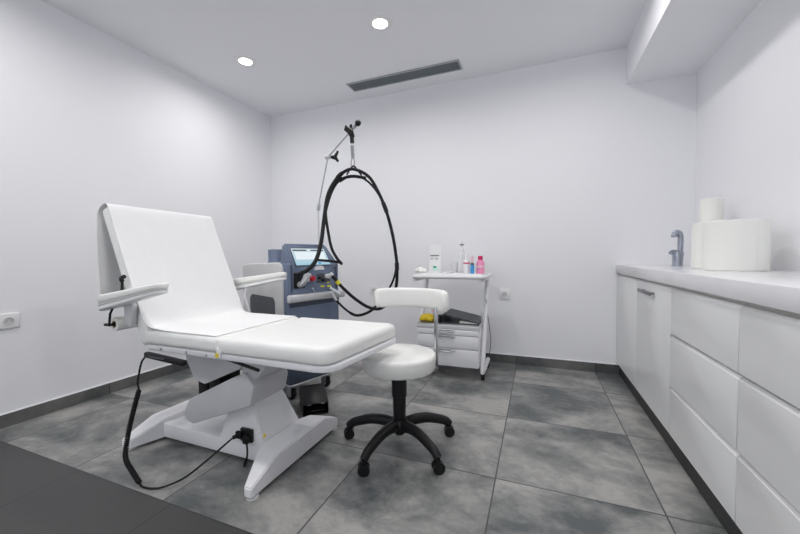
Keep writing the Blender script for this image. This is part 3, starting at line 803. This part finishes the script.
ts = smooth(thin, 8); obj('tube', tube(B(), ts, [.0075] * len(ts), 12), 'hose', t)
obj('sleeve', tube(B(), ts[108:128], .0100, 12), 'rubber', t)
tp = tube(B(), ts[-12:], .0095, 12); o = obj('tip', tp, 'silver', t); o['label'] = 'silver plug tip'
t = thing('hose', 'short black hose ending in a handle right of the screen', 'hose', (-1.29, 2.0, .9), 0, HG)
third = [(-1.225, 2.031, .903), (-1.256, 2.019, .944), (-1.292, 2.013, 1.012), (-1.323, 2.022, 1.121), (-1.352, 2.040, 1.259), (-1.345, 2.06, 1.355), (-1.31, 2.085, 1.44), (-1.262, 2.11, 1.505)]
hs3 = smooth(third, 8)
obj('tube', tube(B(), hs3, .0098, 12), 'hose', t)
obj('handle', tube(B(), smooth([(-1.380, 1.965, .932), (-1.31, 1.985, .926), (-1.25, 2.02, .917), (-1.222, 2.034, .902)], 6), .0085, 12), 'rubber', t)

# ---- foot pedal
t = thing('foot_pedal', 'black foot pedal box on the floor under the treatment bed', 'foot pedal', (-1.235, 1.725, 0), radians(44))
pr = [(0, .004), (0, .070), (.13, .132), (.165, .128), (.19, .09), (.19, .004)]     # local x across, y to the back
b = B()
for s in (-1, 1): prism(b, pr, 'x', s * .072 - .003, s * .072 + .003, .002, 1)
prism(b, [(-.002, .066), (0, .073), (.13, .135), (.166, .131), (.193, .09), (.193, .004), (.187, .004), (.187, .088), (.163, .124), (.13, .127)], 'x', -.075, .075, .002, 1)
box(b, -.073, .073, 0, .19, .0, .008, .002, 1)
obj('guard', b, 'black', t, True)
obj('pedal_plate', prism(B(), [(.005, .018), (.005, .026), (.15, .058), (.15, .046)], 'x', -.058, .058, .003, 1), 'rubber', t, True)
for s in (-1, 1): obj('front_clip', box(B(), s * .040 - .011, s * .040 + .011, -.004, .0, .064, .071, .001, 1), 'steel', t, True)
obj('cable', tube(B(), smooth([(0, .01, .012), (-.02, -.03, .005), (-.07, -.05, .005), (-.12, -.02, .005), (-.16, .06, .005), (-.14, .16, .005)], 6), .004, 8), 'rubber', t, True)

# ================================================================== trolley
TR = radians(1.0)
tr = thing('trolley', 'white instrument trolley with three drawers and an upper tray', 'trolley', (-.885, 2.600, 0), TR)
W_ = .482; TD = .36
b = box(B(), 0, W_, .012, TD, .100, .385, .004, 2); obj('body', b, 'wmetal', tr, True)
b = box(B(), -.004, W_ + .004, -.004, TD, .386, .418, .003, 2); o = obj('deck', b, 'gmetal', tr, True)
obj('deck_mat', box(B(), .0, W_, .0, TD - .004, .4185, .424, .002, 1), 'steel', tr, True)
for z0, z1 in ((.102, .236), (.241, .338), (.343, .384)):
    d_ = obj('drawer', box(B(), .003, W_ - .003, -.006, .0115, z0, z1, .003, 2), 'wmetal', tr, True)
    zc = z1 - .014
    hb = smooth([(.150, -.007, zc + .006), (.175, -.024, zc), (.225, -.030, zc - .006), (.275, -.024, zc), (.300, -.007, zc + .006)], 5)
    b = tube(B(), hb, .0055, 10); box(b, .145, .305, -.0085, -.0055, zc + .001, zc + .010)
    obj('handle', transformed(b, tr), 'steel', d_)
# side frames: base rail, leaning post, tray bearer
for s, u_ in ((0, -.022), (1, W_ + .022)):
    fr = smooth([(u_, TD + .02, .066), (u_, .10, .066)], 3)
    pts = [(u_, TD + .03, .066), (u_, .05, .060), (u_, .030, .066), (u_, .030, .09)] + [(u_, .030 + .325 * k / 8, .09 + .64 * k / 8) for k in range(1, 9)] + [(u_, .360, .755), (u_, .345, .768), (u_, .02, .768)]
    b = tube(B(), [Vector(p) for p in pts], .0180, 14)
    obj('side_frame', b, 'wmetal', tr, True)
    obj('bracket', box(B(), min(u_, 0 if s == 0 else W_), max(u_, 0 if s == 0 else W_), .06, .10, .12, .17), 'wmetal', tr, True)
    for v_ in (.06, TD + .005):
        b = lathe(B(), [(0, -.011), (.024, -.011), (.026, -.006), (.026, .006), (.024, .011), (0, .011)], (0, 0, 0), 24, rot_to((1, 0, 0), (u_, v_, .0262)))
        box(b, u_ - .015, u_ - .0125, v_ - .008, v_ + .008, .02, .055); box(b, u_ + .0125, u_ + .015, v_ - .008, v_ + .008, .02, .055)
        obj('caster', b, 'black', tr, True)
# upper tray: sheet with a thick rounded rim
tu0, tu1, tv0, tv1, tz = -.022, .530, -.030, .37, .790
b = B()
cs = []
for (cx, cy, a0) in ((tu1 - .04, tv1 - .04, 0), (tu0 + .04, tv1 - .04, 90), (tu0 + .04, tv0 + .04, 180), (tu1 - .04, tv0 + .04, 270)):
    for k in range(7): a = radians(a0 + 90 * k / 6); cs.append((cx + .04 * cos(a), cy + .04 * sin(a)))
obj('tray', prism(B(), cs, 'z', tz - .004, tz + .006, .002, 1), 'plastic_w', tr, True)
ring = [Vector((x, y, tz)) for x, y in cs] + [Vector((cs[0][0], cs[0][1], tz))]
obj('tray_rim', tube(B(), ring, .0155, 12, False), 'wmetal', tr, True)
obj('tray_insert', prism(B(), [(tu0 + .03, tv0 + .02), (tu1 - .03, tv0 + .02), (tu1 - .02, tv1 - .02), (tu0 + .04, tv1 - .02)], 'z', tz + .0065, tz + .020, .004, 2), 'plastic_w', tr, True)
obj('side_cable', tube(B(), smooth([(W_ + .024, .24, .60), (W_ + .034, .29, .45), (W_ + .050, .32, .30), (W_ + .048, .35, .18), (W_ + .03, .38, .10)], 6), .0028, 8), 'dgrey', tr, True)
b = tube(B(), smooth([(W_ + .005, .13, .50), (W_ + .002, .14, .46), (W_ + .004, .15, .43), (W_ + .008, .14, .47), (W_ + .002, .16, .51), (W_ + .001, .14, .47)], 6), .004, 8)
obj('cable_loop', b, 'gmetal', tr, True)

Tm = MAT[tr.name]
def TW(u, v, z): return Tm @ Vector((u, v, z))
ZT = tz + .0205
def bottle(name, label, u, v, prof, mat, parts, group='bottles on the upper tray', cat='bottle'):
    K = 1.27; prof = [(r * 1.12, z * K) for r, z in prof]; parts = [(n_, [(r * 1.12, z * K) for r, z in q], m_) for n_, q, m_ in parts]
    p = TW(u, v, ZT); t = thing(name, label, cat, p, TR, group)
    obj('body', lathe(B(), prof, p, 28), mat, t)
    for nm, pf, m_ in parts: obj(nm, lathe(B(), pf, p, 24), m_, t)
    return t
# cotton pads
b = B()
for (du, dv, dz, r) in ((0, 0, .022, .034), (.028, .01, .018, .026), (-.03, .005, .017, .024), (.005, -.02, .015, .02)):
    lathe(b, [(0, -r * .72), (r * .6, -r * .6), (r * .95, -r * .1), (r * .85, r * .35), (r * .45, r * .68), (0, r * .74)], TW(-.016 + du, .15 + dv, ZT + dz + .001), 18)
for v in b.verts:
    v.co.z = max(v.co.z, ZT + .0006)
o = obj('cotton_wool', b, 'paper'); tag(o, 'small mound of white cotton at the left end of the tray', 'cotton')
# pouch with printed bands
p = TW(.099, .20, ZT); t = thing('refill_pouch', 'white refill pouch with grey and green print on the tray', 'pouch', p, TR)
b = B(); rows = []
for k in range(13):
    f = k / 12; hw = .056 - .004 * abs(f - .4); th = max(.0035, .034 * (1 - f) ** .8); z = ZT + .240 * f
    rg = []
    for j in range(20):
        a = 2 * pi * j / 20; q = TW(.099 + math.copysign(abs(cos(a)) ** .6, cos(a)) * hw, .20 + math.copysign(abs(sin(a)) ** .8, sin(a)) * th, 0); rg.append(b.verts.new((q.x, q.y, z)))
    rows.append(rg)
for r0, r1 in zip(rows, rows[1:]):
    for j in range(20): b.faces.new((r0[j], r0[(j + 1) % 20], r1[(j + 1) % 20], r1[j]))
b.faces.new(rows[0][::-1]); b.faces.new(rows[-1])
obj('pouch', b, 'plastic_w', t, angle=70)
def pr_rect(u0, u1, z0, z1, m_, off):
    bb_ = B(); vs = []
    def front(f): return .20 - max(.0035, .034 * (1 - f) ** .8) - off
    b0 = B(); u0 -= .006; u1 -= .006; z0 *= 1.348; z1 *= 1.348; f0, f1 = z0 / .240, z1 / .240
    for (uu, f, e) in ((u0, f0, 0), (u1, f0, 0), (u1, f1, 0), (u0, f1, 0), (u0, f0, .0012), (u1, f0, .0012), (u1, f1, .0012), (u0, f1, .0012)):
        vs.append(bb_.verts.new(TW(uu, front(f) + e, ZT + .240 * f)))
    for q in ((0, 1, 2, 3), (7, 6, 5, 4), (0, 4, 5, 1), (1, 5, 6, 2), (2, 6, 7, 3), (3, 7, 4, 0)): bb_.faces.new([vs[i] for i in q])
    obj('print', bb_, m_, t, sm=False)
pr_rect(.066, .142, .103, .111, 'greyprint', .002); pr_rect(.070, .094, .084, .089, 'greyprint', .002); pr_rect(.108, .134, .084, .089, 'greyprint', .002)
pr_rect(.092, .122, .030, .042, 'green', .002); pr_rect(.085, .145, .014, .025, 'mint', .002)
# low dish and stacked cups
p = TW(.222, .14, ZT); t = thing('dish', 'low white dish on the tray beside the pouch', 'dish', p, TR)
obj('bowl', lathe(B(), [(0, 0), (.024, 0), (.036, .014), (.034, .014), (.023, .003), (0, .003)], p, 28), 'plastic_w', t)
p = TW(.250, .25, ZT); t = thing('plastic_cup', 'translucent plastic cup standing behind the low dish on the tray', 'cup', p, TR)
obj('cup', lathe(B(), [(0, 0), (.022, 0), (.030, .085), (.0285, .085), (.021, .002), (0, .002)], p, 28), 'milk', t)
bottle('spray_bottle', 'tall white spray bottle, tallest on the tray', .312, .25,
       [(0, 0), (.032, 0), (.034, .004), (.034, .105), (.026, .128), (.013, .142), (0, .142)], 'milk',
       [('neck', [(0, .142), (.014, .142), (.014, .160), (.006, .164), (.006, .205), (0, .206)], 'plastic_w'), ('nozzle', [(0, .178), (.0155, .178), (.0155, .184), (0, .186)], 'dgrey')])
bottle('bottle', 'small white bottle with a pink band below its pale cap', .366, .16,
       [(0, 0), (.0215, 0), (.0225, .003), (.0225, .074), (.016, .084), (0, .084)], 'plastic_w',
       [('band', [(.0224, .060), (.0231, .060), (.0231, .068), (.0224, .068), (.0224, .060)], 'pinkcap'), ('cap', [(0, .084), (.011, .084), (.011, .120), (.008, .124), (0, .124)], 'plastic_w')])
bottle('bottle', 'slim bright blue bottle with a dark shoulder and pale cap', .416, .12,
       [(0, 0), (.0125, 0), (.0135, .002), (.0135, .052), (0, .052)], 'cyan',
       [('shoulder', [(0, .052), (.0135, .052), (.0105, .066), (0, .066)], 'dgrey'), ('cap', [(0, .066), (.009, .066), (.008, .108), (0, .109)], 'lightpink')])
bottle('bottle', 'pink bottle with a magenta cap at the right end of the tray', .474, .155,
       [(0, 0), (.027, 0), (.0285, .003), (.0285, .022), (.0275, .024), (.0275, .032), (.0285, .034), (.0285, .055), (.0275, .066), (.018, .082), (.012, .084), (0, .084)], 'pink',
       [('cap', [(0, .084), (.0165, .084), (.0165, .106), (.015, .108), (0, .108)], 'pinkcap'), ('label_band', [(.0284, .036), (.0291, .036), (.0291, .050), (.0284, .050), (.0284, .036)], 'lightpink')])

# things on the drawer deck
ZD = .4245
b = B()
p = [TW(.005 + .10 * a / 8, .05, 0) for a in range(9)]
secs = []
for k in range(15):
    f = k / 14; u_ = .005 + .118 * f; hh = .064 * (.35 + .65 * sin(pi * min(1, max(0, .08 + .86 * f))) ** .6); vw = .052 * (.4 + .6 * sin(pi * (.07 + .86 * f)) ** .7)
    rg = []
    for j in range(18):
        a = 2 * pi * j / 18; rr = 1 + .10 * sin(3 * a + k * .9) + .05 * sin(7 * a - k)
        q = TW(u_ + .004 * sin(j + k), .075 + cos(a) * vw * rr, 0); rg.append(b.verts.new((q.x, q.y, ZD + .0008 + hh * (.5 + .5 * sin(a) * min(1.0, rr)))))
    secs.append(rg)
for r0, r1 in zip(secs, secs[1:]):
    for j in range(18): b.faces.new((r0[j], r0[(j + 1) % 18], r1[(j + 1) % 18], r1[j]))
b.faces.new(secs[0][::-1]); b.faces.new(secs[-1])
for v in b.verts: v.co.z = max(v.co.z, ZD + .0008)
o = obj('yellow_cloth', b, 'yellow', angle=60); tag(o, 'crumpled yellow cloth on the left of the drawer top', 'cloth')
p = TW(.075, .185, ZD); t = thing('bottle', 'small pale bottle standing behind the yellow cloth', 'bottle', p, TR)
obj('body', lathe(B(), [(0, 0), (.018, 0), (.019, .003), (.019, .045), (.010, .055), (0, .055)], p, 24), 'plastic_w', t); obj('cap', lathe(B(), [(0, .055), (.009, .055), (.008, .085), (0, .086)], p, 20), 'lightpink', t)
# binder lying open-backed, raised on its left
p = TW(.36, .18, ZD); t = thing('ring_binder', 'dark grey binder lying tilted on the trolley drawer top', 'binder', p, TR)
def slab_uv(u0, z0, u1, z1, v0, v1, th):
    dx, dz = u1 - u0, z1 - z0; l = math.hypot(dx, dz); nx_, nz_ = -dz / l * th, dx / l * th
    return transformed(prism(B(), [(u0, z0), (u1, z1), (u1 + nx_, z1 + nz_), (u0 + nx_, z0 + nz_)], 'y', v0, v1, .0008, 1), tr)
obj('cover', slab_uv(.200, ZD + .070, .478, ZD + .012, .03, .33, .004), 'dgrey', t)
obj('cover', slab_uv(.205, ZD + .0008, .478, ZD + .0008, .03, .33, .004), 'dgrey', t)
obj('spine', slab_uv(.200, ZD + .072, .198, ZD + .001, .03, .33, .004), 'dgrey', t) 
obj('pages', transformed(prism(B(), [(.33, ZD + .0055), (.468, ZD + .0055), (.468, ZD + .009), (.33, ZD + .022)], 'y', .040, .322, .0006, 1), tr), 'paper', t)
p = TW(.16, .06, ZD); t = thing('camera', 'small black camera lying in front of the binder on the drawer top', 'camera', p, TR)
obj('body', transformed(box(B(), .150, .188, .00 + .03, .10, ZD + .0006, ZD + .058, .008, 3), tr), 'black', t)
obj('lens', lathe(B(), [(0, 0), (.020, 0), (.020, .026), (.016, .028), (.015, .022), (0, .021)], (0, 0, 0), 24, MAT[tr.name] @ rot_to((0, -1, 0), (.168, .0305, ZD + .028))), 'black', t)

# ================================================================== camera, world, view
f, yaw, pitch, roll, H = 346.71, .3766, .0316, -.0099, .953
F = Vector((-sin(yaw), cos(yaw), 0)); R = Vector((cos(yaw), sin(yaw), 0)); U = Vector((0, 0, 1))
F, U = F * cos(pitch) - U * sin(pitch), U * cos(pitch) + F * sin(pitch)
R, U = R * cos(roll) + U * sin(roll), U * cos(roll) - R * sin(roll)
cd = bpy.data.cameras.new('camera'); cam = bpy.data.objects.new('camera', cd); COL.objects.link(cam)
cd.sensor_width = 36; cd.sensor_fit = 'HORIZONTAL'; cd.lens = f * 36 / 800; cd.clip_start = .02
cam.matrix_world = Matrix(((R.x, U.x, -F.x, 0), (R.y, U.y, -F.y, 0), (R.z, U.z, -F.z, H), (0, 0, 0, 1)))
SC.camera = cam
w = bpy.data.worlds.new('world'); SC.world = w; w.use_nodes = True
w.node_tree.nodes['Background'].inputs[0].default_value = (.88, .93, 1, 1); w.node_tree.nodes['Background'].inputs[1].default_value = 1.1
SC.view_settings.view_transform = 'Standard'; SC.view_settings.look = 'None'; SC.view_settings.gamma = 1
SC.view_settings.use_curve_mapping = False
SC.view_settings.exposure = .04
SC.cycles.use_denoising = True
SC.cycles.max_bounces = 10; SC.cycles.diffuse_bounces = 7
